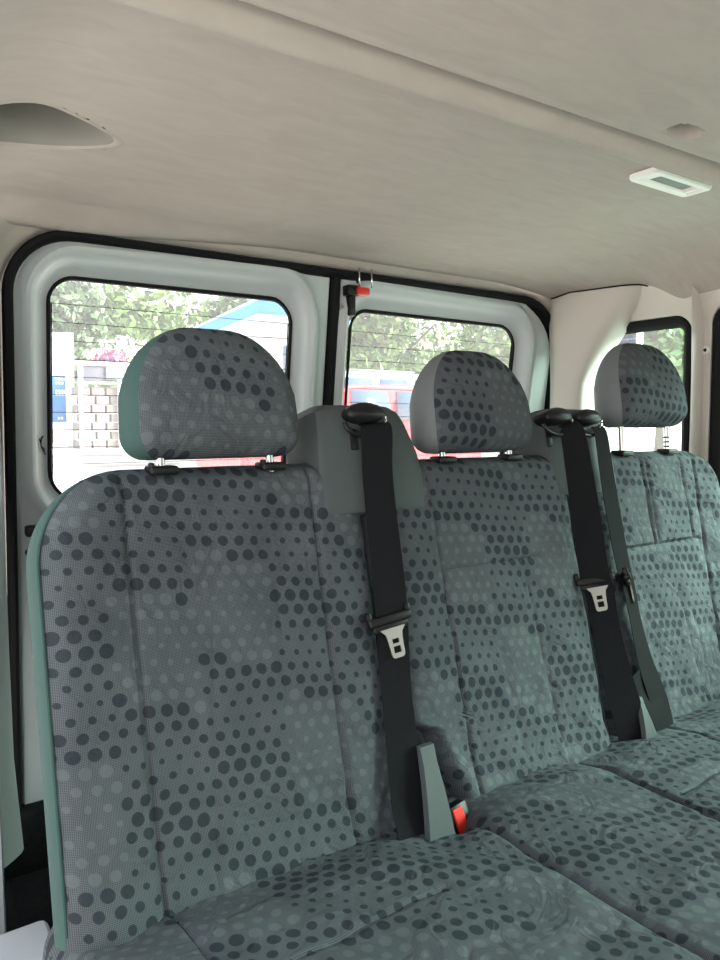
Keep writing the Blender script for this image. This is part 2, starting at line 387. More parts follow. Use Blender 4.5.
# ---- corner pillar cover
bm = bmesh.new(); secs = []
for k in range(21):
    z = .55+(1.345-.55)*k/20; t = max(0, min(1, (z-1.07)/.26))**1.1
    A = Vector((1.712-.016*t, 1.468, z)); B = Vector((1.735+.030*t, 1.375-.105*t, z)); C = Vector((1.85-.01*t, 1.43-.20*t, z))
    C.x = min(C.x, XP(1.2, z)[0]+.012)
    pts = [Vector((A.x+.014, 1.50, z)), A+Vector((.001, .01, 0))]
    for j in range(13):
        s = j/12; m1 = A.lerp(B, s); m2 = B.lerp(C, s); pts.append(A*(1-s)**3+B*(3*s*(1-s)**2+3*s*s*(1-s))+C*s**3)
    pts.append(C+Vector((.02, .03, 0)))
    secs.append(pts)
loft(bm, secs, closed=False); fix(bm)
pc = link('trim_5', bm, MTRIM, kind='structure')
bm = bmesh.new()   # dark strip standing in for the gap's shadow where the cover meets the headliner
top = [p.copy() for p in secs[-1][1:-1]]
tube(bm, [(p.x-.004, p.y-.004, ceil_z(min(p.x, 1.87), min(p.y, 1.478))-.001) for p in top], .0022, 6)
link('trim_6', bm, MRUB, kind='structure')

# ------------------------------------------------------------ INTERIOR LAMP
lz = ceil_z(1.25, .835)-.0025
lamp = thing('ceiling_lamp', 'small white rectangular courtesy lamp set in the beige headliner', 'lamp', (1.248, .812, lz))
bm = bmesh.new()
Lr = lambda d, h, r=.012: [(x, y, lz-h) for x, y in rrect(1.165, 1.345, .780, .844, r, d, 5)]
loft(bm, [Lr(0, -.004), Lr(0, .003), Lr(-.003, .007), Lr(-.012, .008), Lr(-.015, .006), Lr(-.017, .0005)]); fix(bm)
link('lamp_frame', bm, MWHITE, lamp)
bm = bmesh.new()
Li = lambda d, h: [(x, y, lz-h) for x, y in rrect(1.200, 1.318, .795, .833, .010, d, 5)]
loft(bm, [Lr(-.015, .004), Li(.002, .005), Li(0, -.006)]); fix(bm); link('lamp_bezel', bm, MWHITE, lamp)
bm = bmesh.new(); loft(bm, [Li(0, -.006), Li(-.005, .000), Li(-.010, .001)], capb=True); fix(bm)
link('lamp_lens', bm, MLENS, lamp)

# ------------------------------------------------------------ BENCH
TH = math.atan2(.12, .51)
UV_ = Vector((0, math.sin(TH), math.cos(TH))); NV = Vector((0, -math.cos(TH), math.sin(TH)))
HB = .05
ORG = Vector((0, .80, .37)) - NV*HB - UV_*.04
def BP(x, t, h): return ORG + Vector((x, 0, 0)) + UV_*t + NV*h
def t_of(z): return (z-ORG.z)/UV_.z
def sdf(x, t, R, rad):
    x0, x1, t0, t1 = R
    cx, ct = (x0+x1)/2, (t0+t1)/2
    r = rad[0 if x < cx else 1] if t < ct else rad[3 if x < cx else 2]
    qx, qt = abs(x-cx)-(x1-x0)/2+r, abs(t-ct)-(t1-t0)/2+r
    return r - math.hypot(max(qx, 0), max(qt, 0)) - min(max(qx, qt), 0)
def inset(dt, r): return 0 if dt >= r else r-math.sqrt(max(0, r*r-(r-dt)**2))
def pillow(R, rad, T, B, Re, place, dfun, nx, nt_, plain, uvo=(0, 0), cut=None, bow=0):
    """a padded slab: rounded outline R, edge roundness Re, front depth T, back depth B"""
    x0, x1, t0, t1 = R; bm = bmesh.new(); uvl = bm.loops.layers.uv.new('UVMap')
    def spread(n): return [.5*(k/n)+.5*(.5-.5*math.cos(math.pi*k/n)) for k in range(n+1)]
    A, Bv = spread(nx), spread(nt_)
    F, K, info = [], [], {}
    for b in Bv:
        t = t0+(t1-t0)*b
        xl = x0+max(inset(t-t0, rad[0]), inset(t1-t, rad[3])); xr = x1-max(inset(t-t0, rad[1]), inset(t1-t, rad[2]))
        if cut: xl += cut(t)
        rf, rb = [], []
        for a in A:
            x = xl+(xr-xl)*a
            e = max(0, sdf(x, t, R, rad))
            if cut: e = max(0, min(e, x-xl if cut(t) > .001 else e))
            p = math.sqrt(max(0, 1-(1-min(e/Re, 1))**2))
            rim = (a in (0, 1)) or (b in (0, 1))
            if rim: p = 0
            hf = T*p + (dfun(x, t)*p if dfun else 0); hb = -B*p
            v = bm.verts.new(place(x, t, hf)); info[v] = (x, t, e, p); rf.append(v)
            if rim: rb.append(v)
            else:
                v2 = bm.verts.new(place(x, t, hb)); info[v2] = (x, t, e, -p); rb.append(v2)
        F.append(rf); K.append(rb)
    for G, fl in ((F, 0), (K, 1)):
        for r0, r1 in zip(G, G[1:]):
            for i in range(len(A)-1):
                q = (r0[i], r0[i+1], r1[i+1], r1[i])
                if len(set(q)) < 4: continue
                try: f = bm.faces.new(q if not fl else q[::-1])
                except ValueError: continue
                c = [info[v] for v in q]; mx = sum(k[0] for k in c)/4; mt = sum(k[1] for k in c)/4; pp = sum(k[3] for k in c)/4; ee = sum(k[2] for k in c)/4
                f.material_index = 1 if (fl or plain((A[i]+A[i+1])/2, mt)) else 0
                for l in f.loops: k = info[l.vert]; l[uvl].uv = (k[0]+uvo[0], k[1]+uvo[1])
    return bm

bench = thing('bench_seat', 'three-place van bench in dark grey cloth printed with dots', 'bench seat', (.88, .80, 0))
def gro(d, w=.0035): return -1.0*math.exp(-(d/w)**2)
def seat_back(x0, x1, vs, hz, idx, crown, radTL, radTR, cut=None):
    t0, t1 = 0, t_of(.888)
    R = (x0, x1, t0, t1); rad = (.03, .03, radTR, radTL)
    cx = (x0+x1)/2
    def d(x, t):
        h = crown*(1-((x-cx)/(x1-x0)*2)**2)*.5
        h += .010*math.exp(-((x-x0-.06)/.05)**2)+.010*math.exp(-((x1-.06-x)/.05)**2)     # bolsters
        h -= .012*math.exp(-((t-.10)/.09)**2) * 0
        for (sx_, a, b, dd, sl) in vs:
            if a <= t <= b: h += dd*gro(x-(sx_+sl*(t-.25)))
        for (tt, a, b, dd) in hz:
            if a <= x <= b: h += dd*gro(t-tt)
        # puckers
        h += .0018*math.sin(x*61+t*23+idx)*math.sin(t*37+idx*2) + .0012*math.sin(x*140+5*math.sin(t*30))*sm((t-.0)/.1)*sm((.3-t)/.2)
        h += .010*sm((.10-t)/.08)
        return h
    pl = (lambda a, t: a < .014) if idx == 0 else (lambda a, t: a < .012)
    bm = pillow(R, rad, HB, .030, .034, BP, d, 128, 118, pl, (idx*.37, idx*.21), cut)
    o = link('backrest', bm, [MF, MSIDE if idx == 0 else MSIDEG], bench)
    return o, R, rad
tz = t_of
b1, R1, rad1 = seat_back(.152, .634, [(.262, 0, 9, .007, .0), (.532, 0, 9, .006, .0), (.350, .03, .36, .0025, .1), (.455, 0, .42, .0025, .04)], [(tz(.68), .262, .532, .002)], 0, .012, .125, .02)
def cut2(t): return .042*sm((tz(.488)-t)/.02)+.045*max(0, min(1, (tz(.475)-t)/.12))
b2, R2, rad2 = seat_back(.637, 1.110, [(.762, 0, 9, .006, -.02), (.955, 0, 9, .003, -.08), (1.06, tz(.7), 9, .003, 0), (.86, 0, .3, .002, -.1)], [(tz(.70), .762, .99, .005)], 1, .016, .02, .02, cut2)
b3, R3, rad3 = seat_back(1.114, 1.640, [(1.225, tz(.69), 9, .004, 0), (1.335, tz(.69), 9, .006, .0), (1.352, tz(.69), 9, .005, .0), (1.475, tz(.69), 9, .005, .0), (1.505, 0, 9, .006, .06), (1.39, 0, tz(.6), .003, -.1), (1.42, 0, tz(.55), .003, -.12)], [(tz(.688), 1.21, 1.50, .007)], 2, .014, .02, .125)
# piping down the outer edge of the first back
def edge_pts(R, rad, e, h, t_from, t_to, n=70):
    x0, x1, t0, t1 = R; o = []
    for k in range(n+1):
        t = t_from+(t_to-t_from)*k/n
        xl = x0+inset(t1-t, rad[3]); x = xl+(x1-xl)*.015
        ee = max(0, sdf(x, t, R, rad)); p = math.sqrt(max(0, 1-(1-min(ee/.036, 1))**2))
        o.append(BP(x, t, HB*p+.009*p+.001))
    return o
bm = bmesh.new(); pts = edge_pts(R1, rad1, .0155, HB*.86, .05, R1[3]-.0165, 120)
tube(bm, pts, .0026, 8); pp = link('piping', bm, MSIDE, bench); pp.parent = b1
# dark pocket behind the cut-away corner, where the buckle lives
bm = bmesh.new(); uvl = bm.loops.layers.uv.new('UVMap')
vs = box(bm, .615, .72, .03, .05, .0, .16, .006)
for f in bm.faces:
    for l in f.loops: l[uvl].uv = (l.vert.co.x, l.vert.co.z)
for v in bm.verts: v.co = BP(v.co.x, v.co.z, v.co.y-.028)
link('buckle_pocket', bm, [MF], bench, smooth=False)
bm = bmesh.new(); box(bm, .20, 1.58, 0, .03, .02, .50, .01)
for v in bm.verts: v.co = BP(v.co.x, v.co.z, v.co.y-.062)
link('back_shell', bm, MPAD, bench, smooth=False)

# headrests
def headrest(cx, dz, idx):
    h0 = .902+dz; tilt = math.radians(9)
    u = Vector((0, math.sin(tilt), math.cos(tilt))); n = Vector((0, -math.cos(tilt), math.sin(tilt))); o0 = Vector((0, .938, h0))
    def pl_(x, t, h): return o0+Vector((x, 0, 0))+u*t+n*(h*(1-.25*sm(t/.18)))
    R = (cx-.129, cx+.129, 0, .174); rad = (.034, .034, .1, .1)
    def d(x, t): return .010*(1-((x-cx)/.125)**2)+.006*math.sin(t/.174*math.pi)
    # dome: blend circle corners into a fuller arch by easing the outline inwards at mid height
    def place(x, t, h):
        k = 1-.055*(t/.174)**1.5*(1 if t > .02 else 1)
        return pl_(cx+(x-cx)*k, t*(1+.045*(1-((x-cx)/.125)**2)), h)
    bm = pillow(R, rad, .044, .040, .040, place, d, 54, 44, lambda a, t: a < .055 or a > .965, ((.2, .34, 1.42)[idx], (.5, .77, 1.36)[idx]))
    hr = link('headrest', bm, [MF, MSIDE if idx == 0 else MSIDEG], bench)
    for s in (-1, 1):
        bm = bmesh.new(); x = cx+s*.080
        tube(bm, [(x, .928, .872), (x, .936, h0+.03)], .0062, 14); q = link('headrest_post', bm, MCHROME, bench); q.parent = hr
        if idx == 2 and s == 1:
            bm = bmesh.new()
            for j in range(4): tube(bm, [(x, .9292+j*.001, .889+j*.010), (x, .9295+j*.001, .892+j*.010)], .0068, 12)
            q = link('post_notch', bm, MBLACK, bench); q.parent = hr
        bm = bmesh.new(); box(bm, x-.019, x+.019, .912, .944, .884, .8955, .004, 3)
        if idx == 0: box(bm, x-.019, x-.013, .914, .926, .892, .9, .002)
        link('post_collar', bm, MBLACK, bench, smooth=False)
headrest(.397, 0, 0); headrest(.884, -.003, 1); headrest(1.372, .040, 2)

# seat cushion
def cz_(x, y):
    z = .385
    for a, b in ((.14, .70), (.70, 1.0), (1.0, 1.645)):
        if a <= x <= b: z += .008*(1-((x-(a+b)/2)/(b-a)*2)**4)
    for sx_, dd, w in ((.70, .006, .004), (.985, .014, .007), (.972, .005, .003), (.27, .004, .003), (1.22, .004, .003), (1.50, .004, .003)):
        z += dd*gro(x-sx_, w)
    for sy, a, b, dd in ((.627, .27, .56, .005), (.60, 1.0, 1.5, .004)):
        if a < x < b: z += dd*gro(y-sy, .003)
    z += .0025*math.sin(x*31+2*math.sin(y*19))*math.sin(y*27+x*9) + .0012*math.sin(x*90+y*70)
    z -= .018*sm((y-.70)/.10)
    z += .012*sm((.55-y)/.3)
    # edge rounding
    for dd in (x-.142, 1.645-x, y-.20): 
        q = min(max(dd, 0)/.04, 1); z -= .05*(1-math.sqrt(1-(1-q)**2))
    # dip where the buckle comes through
    z -= .014*math.exp(-(((x-.63)/.05)**2+((y-.72)/.04)**2))
    z -= .035*math.exp(-(((x-.685)/.022)**2+((y-.765)/.03)**2))
    return z
bm = bmesh.new(); uvl = bm.loops.layers.uv.new('UVMap')
nx, ny = 340, 170
G = [[bm.verts.new((.142+(1.645-.142)*i/nx, .20+(.875-.20)*j/ny, cz_(.142+(1.645-.142)*i/nx, .20+(.875-.20)*j/ny))) for i in range(nx+1)] for j in range(ny+1)]
for a, b in zip(G, G[1:]):
    for i in range(nx): bm.faces.new((a[i], a[i+1], b[i+1], b[i]))
low = []
rim = [G[0][i] for i in range(nx+1)]+[G[j][nx] for j in range(1, ny+1)]+[G[ny][i] for i in range(nx-1, -1, -1)]+[G[j][0] for j in range(ny-1, 0, -1)]
lowv = [bm.verts.new((v.co.x, v.co.y, .29)) for v in rim]
for k in range(len(rim)):
    k2 = (k+1) % len(rim); f = bm.faces.new((rim[k2], rim[k], lowv[k], lowv[k2])); f.material_index = 1
bm.faces.new(lowv).material_index = 1
fix(bm)
for f in bm.faces:
    for l in f.loops: l[uvl].uv = (l.vert.co.x*1.0+.07, l.vert.co.y+3.3)
link('seat_cushion', bm, [MF, MSIDE], bench)
bm = bmesh.new(); box(bm, .20, 1.60, .30, .84, .24, .295, .01); link('seat_frame', bm, MPAD, bench, smooth=False)
for x in (.35, 1.42):
    for y in (.36, .78):
        bm = bmesh.new(); tube(bm, [(x, y, 0.002), (x, y, .012), (x, y, .25)], [.04, .022, .02], 12); link('leg', bm, MPAD, bench, smooth=False)

# belt housings that wrap over the top of the bench
def housing(x0, x1, rr):
    bm = bmesh.new(); rings = []
    zs = [(.800, .004), (.803, .012), (.82, .017), (.86, .017), (.89, .018), (.915, .020), (.938, .020), (.954, .018), (.963, .012), (.967, .0)]
    for z, h in zs:
        t = t_of(z); k = sm((z-.865)/.095)
        a = x0-.0+.004*k - (.010*k if rr else 0); b = x1-.030*k**1.0-.018*sm((z-.947)/.02)
        a += .012*sm((z-.952)/.016)
        f = HB+h; bk = -.03-.0*k
        sec = []
        for (px, ph) in ((a, bk), (a, f-.016), (a+.003, f-.006), (a+.012, f), ((a+b)/2, f+.003), (b-.012, f), (b-.003, f-.006), (b, f-.016), (b, bk)):
            sec.append(BP(px, t, ph))
        rings.append(sec)
    loft(bm, rings, closed=True, capa=True, capb=True); fix(bm)
    return link('belt_housing', bm, MHOUS, bench)
housing(.545, .742, 0); housing(1.048, 1.236, 0)

# ------------------------------------------------------------ SEAT BELTS
def ribbon(bm, pts, w, th=.0013):
    """pts: (x, y, z, [width]) ; strip with width along x (slightly turned)"""
    rings = []
    P = [Vector(p[:3]) for p in pts]
    for i, p in enumerate(P):
        d = (P[min(i+1, len(P)-1)]-P[max(i-1, 0)]).normalized()
        ww = pts[i][3] if len(pts[i]) > 3 else w
        tw = pts[i][4] if len(pts[i]) > 4 else 0
        a = Vector((math.cos(tw), math.sin(tw), 0)); a = (a-d*a.dot(d)).normalized(); n = d.cross(a)
        rings.append([p-a*ww/2-n*th/2, p-a*ww/2*.9-n*th, p+a*ww/2*.9-n*th, p+a*ww/2-n*th/2, p+a*ww/2+n*th/2, p-a*ww/2+n*th/2])
    loft(bm, rings, capa=True, capb=True); fix(bm)
def dens(pts, n=6):
    """Catmull-Rom"""
    pts = [tuple(p)+(0,)*(5-len(p)) for p in pts]; out = []
    for i in range(len(pts)-1):
        p0, p1, p2, p3 = pts[max(i-1, 0)], pts[i], pts[i+1], pts[min(i+2, len(pts)-1)]
        for k in range(n):
            t = k/n; out.append(tuple(.5*((2*b)+(-a+c)*t+(2*a-5*b+4*c-d)*t*t+(-a+3*b-3*c+d)*t**3) for a, b, c, d in zip(p0, p1, p2, p3)))
    out.append(pts[-1]); return out
def fr(z, x, off=0):     # point in front of the backrest face
    p = BP(x, t_of(z), HB+.022+off); return (p.x, p.y, p.z)
def guide(root, x, z, turn=0):
    p = fr(z, x, -.004)
    Mx = Matrix.Translation(p) @ Matrix.Rotation(turn, 4, 'Y') @ Matrix.Rotation(-.25, 4, 'X')
    bm = bmesh.new()
    # hooded dome
    rings = []
    for k in range(9):
        a = math.pi/2*k/8; s, c = math.sin(a), math.cos(a)
        rings.append([Mx @ Vector((.036*c*math.cos(q), -.016-.014*s+.0*c, .008+.018*c*math.sin(q)*(1 if math.sin(q) > 0 else .8))) for q in [2*math.pi*j/20 for j in range(20)]])
    back = [[Mx @ Vector((.036*math.cos(q), .012, .008+.018*math.sin(q)*(1 if math.sin(q) > 0 else .8))) for q in [2*math.pi*j/20 for j in range(20)]]]
    loft(bm, back+rings[:-1], capa=True, capb=True); fix(bm)
    g_ = link('belt_guide', bm, MBLACK, root)
    bm = bmesh.new()
    tube(bm, [Mx @ Vector((.038*math.cos(q), -.012, -.004+.022*math.sin(q))) for q in [math.pi*1.0+math.pi*1.0*j/16 for j in range(17)]], .0038, 8)
    l_ = link('guide_loop', bm, MBLACK, root); l_.parent = g_
    bm = bmesh.new()
    tube(bm, [Mx @ Vector((.034*math.cos(q), -.020, .0+.016*math.sin(q))) for q in [-.75+.95*j/8 for j in range(9)]], .0016, 8)
    l_ = link('chrome_edge', bm, MCHROME, root); l_.parent = g_; l_['label'] = 'bright metal edge of the guide loop'
    bm = bmesh.new(); box(bm, -.026, -.012, -.006, .002, -.045, -.012, .003, 2, Mx); l_ = link('guide_bracket', bm, MBLACK, root, smooth=False); l_.parent = g_
def tongue(root, x, z, yaw=0, roll=0, off=.006):
    p = fr(z, x, off)
    Mx = Matrix.Translation(p) @ Matrix.Rotation(yaw, 4, 'Z') @ Matrix.Rotation(-TH, 4, 'X') @ Matrix.Rotation(roll, 4, 'Y')
    bm = bmesh.new(); box(bm, -.036, .036, -.010, .004, -.004, .010, .004, 3, Mx); box(bm, -.030, .030, -.007, .001, -.014, -.002, .004, 3, Mx)
    box(bm, -.037, -.028, -.007, .003, .004, .020, .003, 2, Mx); box(bm, .028, .037, -.007, .003, .004, .020, .003, 2, Mx)
    b_ = link('tongue_grip', bm, MBLACK, root, smooth=False)
    bm = bmesh.new()
    # steel plate with two slots: shoulders then blade
    def poly(pts, y0=-.0085, y1=-.0060):
        A = [bm.verts.new(Mx @ Vector((a, y0, c))) for a, c in pts]; B = [bm.verts.new(Mx @ Vector((a, y1, c))) for a, c in pts]
        bm.faces.new(A); bm.faces.new(B[::-1])
        for k in range(len(pts)): bm.faces.new((A[k], B[k], B[(k+1) % len(pts)], A[(k+1) % len(pts)]))
    poly([(-.021, -.010), (.021, -.010), (.014, -.018), (-.014, -.018)])
    poly([(-.014, -.018), (.014, -.018), (.0125, -.026), (-.0125, -.026)])
    poly([(-.0125, -.026), (-.0055, -.026), (-.0055, -.033), (-.0120, -.033)])
    poly([(.0055, -.026), (.0125, -.026), (.0120, -.033), (.0055, -.033)])
    poly([(-.0120, -.033), (.0120, -.033), (.0115, -.037), (-.0115, -.037)])
    poly([(-.0115, -.037), (-.006, -.037), (-.006, -.047), (-.0112, -.047)])
    poly([(.006, -.037), (.0115, -.037), (.0112, -.047), (.006, -.047)])
    poly([(-.0112, -.047), (.0112, -.047), (.0100, -.052), (.007, -.054), (-.007, -.054), (-.0100, -.052)])
    fix(bm); q = link('steel_tongue', bm, MSTEEL, root, smooth='flat'); q.parent = b_; q['label'] = 'bare steel tongue plate'

gp = 'seat belts hanging down the bench'
# belt between the first and second place
s1 = thing('seat_belt', 'black seat belt nearest the camera, on the wide grey housing between the left two headrests', 'seat belt', (.62, .74, .42), gp)
guide(s1, .628, .938)
bm = bmesh.new()
P1 = [(.6385, .905, .950, .050, -.3), (.639, .892, .941, .050, -.3), (.635, .884, .8805, .048, -.3), (.633, .871, .8165, .048, -.3), (.6335, .855, .732, .050, -.3), (.6295, .839, .6635, .052, -.2), (.628, .831, .6025, .050, -.2), (.624, .8175, .547, .048, -.2), (.619, .7975, .4795, .052, -.15), (.6135, .775, .417, .058, -.1), (.605, .752, .379, .055, 0), (.600, .745, .362, .055, 0)]
ribbon(bm, dens(P1), .05); link('webbing', bm, MWEB, s1)
tongue(s1, .624, .642, -.15, -.14)
# belts on the second housing
s2 = thing('seat_belt', 'nearer of the two black seat belts on the right-hand housing beside the middle headrest', 'seat belt', (1.13, .77, .40), gp)
guide(s2, 1.064, .936)
bm = bmesh.new()
P2 = [(1.082, .905, .950, .040, -.5), (1.086, .889, .935, .046, -.6), (1.084, .866, .8465, .050, -.65), (1.084, .846, .755, .052, -.65), (1.090, .835, .6825, .052, -.6), (1.099, .829, .642, .052, -.6), (1.107, .818, .572, .052, -.55), (1.114, .801, .500, .055, -.55), (1.122, .779, .426, .060, -.5), (1.131, .760, .3645, .066, -.5), (1.133, .755, .345, .066, -.5)]
ribbon(bm, dens(P2), .052); link('webbing', bm, MWEB, s2)
tongue(s2, 1.097, .642, -.55, -.16)
s3 = thing('seat_belt', 'farther, twisted one of the two black seat belts, next to the far right headrest', 'seat belt', (1.22, .77, .40), gp)
guide(s3, 1.150, .934)
bm = bmesh.new()
P3 = [(1.174, .902, .945, .038, 0), (1.175, .892, .927, .038, 0), (1.176, .875, .842, .042, 0), (1.1815, .857, .7465, .043, 0), (1.184, .839, .671, .040, 0), (1.191, .833, .6425, .036, 0), (1.1975, .820, .5755, .038, .1), (1.206, .803, .5005, .044, 0), (1.2165, .786, .445, .052, 0), (1.221, .771, .4005, .050, 0), (1.200, .750, .362, .040, 0), (1.195, .745, .345, .040, 0)]
ribbon(bm, dens(P3), .044); link('webbing', bm, MWEB, s3)
tongue(s3, 1.192, .642, .75, .05, .0)
bm = bmesh.new(); ribbon(bm, dens([(1.180, .80, .487, .050, 0), (1.196, .791, .450, .066, 0), (1.205, .772, .41, .050, 0), (1.205, .757, .37, .034, 0)]), .04); link('lower_strap', bm, MWEB, s3)

def stalk(name, label, tp, bt, wt, wb, g=None):
    """flat grey moulded stalk standing in the crack of the bench"""
    bm = bmesh.new(); rings = []
    tp, bt = Vector(tp), Vector(bt)
    for k in range(7):
        s = k/6; c = tp.lerp(bt, s); w = wt+(wb-wt)*s; c.y -= .004*math.sin(s*math.pi)
        r = .003 if 0 < k < 6 else .0
        rings.append([(c.x-w/2, c.y+.004, c.z), (c.x-w/2+r, c.y-.004, c.z), (c.x+w/2-r, c.y-.004, c.z), (c.x+w/2, c.y+.004, c.z)])
    loft(bm, rings, capa=True, capb=True); fix(bm)
    o = link(name, bm, MHOUS, smooth=False); tag(o, label, 'belt stalk', g); return o
ga = 'grey belt stalks standing in the crack of the bench'
stalk('belt_stalk', 'grey tapered plastic stalk beside the nearest belt and the red buckle', (.651, .786, .484), (.637, .728, .352), .026, .056, ga)
stalk('belt_stalk', 'narrow grey stalk between the two far belts at the foot of the backrest', (1.150, .777, .450), (1.150, .742, .350), .010, .054, ga)
bk = thing('belt_buckle', 'black belt buckle with a bright red release button, sunk in the bench crack', 'belt buckle', (.70, .762, .36))
bm = bmesh.new(); MB = Matrix.Translation((.703, .772, .362)) @ Matrix.Rotation(-.35, 4, 'X') @ Matrix.Rotation(-.15, 4, 'Y')
box(bm, -.019, .019, -.010, .012, -.05, .022, .004, 2, MB); link('buckle_body', bm, MBLACK, bk, smooth=False)
bm = bmesh.new(); box(bm, -.013, .007, -.0125, -.006, -.018, .018, .002, 2, MB); link('release_button', bm, MRED, bk, smooth='flat')

# ------------------------------------------------------------ OUTSIDE
GZ = -.55
def gz(x, y): return GZ+.50*sm((y-3.5)/5.5)+.009*max(0, y-9)
MPAVE = mat('pale_paving', (.74, .70, .66), .9, noise=.12, nscale=.8)
MLEAF = mat('leaves', (.11, .19, .05), .6, noise=.35, nscale=1.2)
MLEAF2 = mat('grey_green_leaves', (.085, .14, .065), .6, noise=.35, nscale=1.2)
MBARK = mat('bark', (.12, .09, .07), .9, noise=.3)
MWALL = mat('white_render_wall', (.72, .69, .68), .8, noise=.03)
MBLUE = mat('blue_roof_fascia', (.05, .30, .72), .5)
MSIGN = mat('blue_sign_panel', (.015, .17, .45), .4)
MPALE = mat('pale_blue_panel', (.30, .50, .72), .4)
MFR = mat('white_steel_frame', (.85, .85, .85), .5)
MSTONE = mat('grey_stone', (.20, .17, .165), .9, noise=.3, nscale=8)
MPANEL = mat('dark_grey_sheet', (.08, .08, .11), .6)
MCARR = mat('red_car_paint', (.50, .035, .05), .25, spec=.6)
MCARG = mat('tinted_car_glass', (.05, .09, .16), .08, spec=.8)
MCARS = mat('silver_car_paint', (.55, .58, .60), .3, spec=.6)
MPINK = mat('pink_petals', (.50, .08, .18), .6); MPURP = mat('violet_petals', (.26, .14, .42), .6); MPET = mat('white_petals', (.85, .82, .82), .6)

bm = bmesh.new(); R_ = []
ysg = [-30, 0, 3.5, 4.2, 5, 6, 7, 8, 9]+[12, 20, 40, 70, 120]
for y in ysg: R_.append([bm.verts.new((x, y, gz(x, y))) for x in (-60, 0, 20, 60, 140)])
for a, b in zip(R_, R_[1:]):
    for i in range(4): bm.faces.new((a[i], a[i+1], b[i+1], b[i]))
# raised kerb lines
link('ground', bm, MPAVE, kind='structure')
for i, y in enumerate((16, 20.5)):
    bm = bmesh.new(); box(bm, -4, 5.9, y, y+.25, gz(0, y)-.1, gz(0, y)+.05, .02)
    k = link('kerb', bm, mat('kerb_stone_%s' % 'ab'[i], (.46, .42, .40), .9), smooth=False)
    tag(k, ('nearer' if i == 0 else 'farther')+' pale kerb line crossing the paving outside', 'kerb', 'kerbs on the paving')

def leaves(bm, c, rad, n, size, mi=0):
    for _ in range(n):
        while True:
            p = Vector((rnd.uniform(-1, 1), rnd.uniform(-1, 1), rnd.uniform(-1, 1)))
            if p.length < 1 and p.length > .35*rnd.random(): break
        p = Vector((c[0]+p.x*rad[0], c[1]+p.y*rad[1], c[2]+p.z*rad[2]))
        s = size*rnd.uniform(.6, 1.3)
        a = Vector((rnd.gauss(0, 1), rnd.gauss(0, 1), rnd.gauss(0, 1))).normalized(); b = a.cross(Vector((rnd.gauss(0, 1), rnd.gauss(0, 1), rnd.gauss(0, 1)))).normalized()
        v = [bm.verts.new(p+a*s), bm.verts.new(p+b*s*.5), bm.verts.new(p-a*s), bm.verts.new(p-b*s*.5)]
        f = bm.faces.new(v); f.material_index = mi
def tree(x, y, h, w, label, lm, name='tree', group='trees behind the forecourt', n=2600, trunk=.25, size=None):
    z = gz(x, y); t = thing(name, label, 'tree', (x, y, z), group)
    bm = bmesh.new(); r = h*.025
    tube(bm, [(x, y, z), (x+.05*h*.2, y, z+h*trunk), (x-.02*h, y, z+h*.6)], [r*1.3, r, r*.5], 8)
    for k in range(5):
        a = k*1.3; tube(bm, [(x, y, z+h*(trunk+.05*k)), (x+w*.3*math.cos(a), y+w*.3*math.sin(a), z+h*(trunk+.2+.06*k))], [r*.5, r*.2], 6)
    link('trunk', bm, MBARK, t)
    bm = bmesh.new(); s = size or h*.028
    for k in range(11):
        a = rnd.uniform(0, 6.28); q = rnd.uniform(0, .62)*w/2; hh = rnd.uniform(trunk+.08, .84)
        rr = w*rnd.uniform(.17, .27)
        leaves(bm, (x+q*math.cos(a), y+q*math.sin(a), z+h*hh), (rr, rr, h*.15), n//12, s)
    leaves(bm, (x, y, z+h*.62), (w*.42, w*.42, h*.34), n//5, s)
    link('foliage', bm, lm, t, smooth=False)
# behind the left window
T = [(6.2, 32.2, 7.4, 6.6, 'dull green tree directly above the white advert frame outside the left window', MLEAF2),
     (13.0, 39, 8.8, 8.4, 'broad leafy green tree above the pink flowers outside', MLEAF),
     (22.5, 47, 11, 9.5, 'leafy green tree just left of the blue roof edge outside', MLEAF2)]
for a in T: tree(*a, n=6000)
# behind the right window
T = [(17.5, 23.5, 6.9, 6.5, 'yellow-green tree at the left of the right rear window, over the red car', MLEAF),
     (23.5, 24, 6.6, 7, 'green tree with a pale branch, centre of the right rear window', MLEAF),
     (30, 25, 6.8, 7.5, 'hazy green tree at the right of the right rear window', MLEAF2)]
for a in T: tree(*a, n=5000)
tree(20.0, 13.0, 6.6, 6.5, 'bright green tree beyond the small side window', MLEAF, group=None, n=6000)

# advert frame with blue panels
ay = 27.0
def O(px, py, y):     # where a sight line meets the plane at distance y (only used to measure out positions)
    a = (px-360)/720; b = -(py-480)/720; d = rt*a+up*b+fw; t = y/d.y
    return Vector((d.x*t, y, .95+d.z*t))
ax0, ax1 = O(38, 380, ay).x, O(74, 380, ay).x
fz = gz(ax1, ay); ztop = O(72, 333, ay).z
sg = thing('advert_frame', 'tall white framed advertising stand with blue panels outside the left window', 'advertising stand', (ax1, ay, fz))
bm = bmesh.new(); box(bm, ax1-.30, ax1, ay-.1, ay+.1, fz-.05, ztop, .03); box(bm, ax0, ax0+.28, ay-.1, ay+.1, fz-.05, ztop, .03)
zz = lambda py: O(60, py, ay).z
for pa, pb in ((333, 338), (361, 376), (422, 430)): box(bm, ax0, ax1, ay-.09, ay+.09, zz(pb), zz(pa), .02)
link('frame', bm, MFR, sg, smooth=False)
bx0, bx1 = O(44, 380, ay).x, O(67, 380, ay).x
bm = bmesh.new(); box(bm, bx0, bx1, ay-.05, ay+.05, zz(422), zz(376), .01); pn = link('blue_panel', bm, MSIGN, sg, smooth=False)
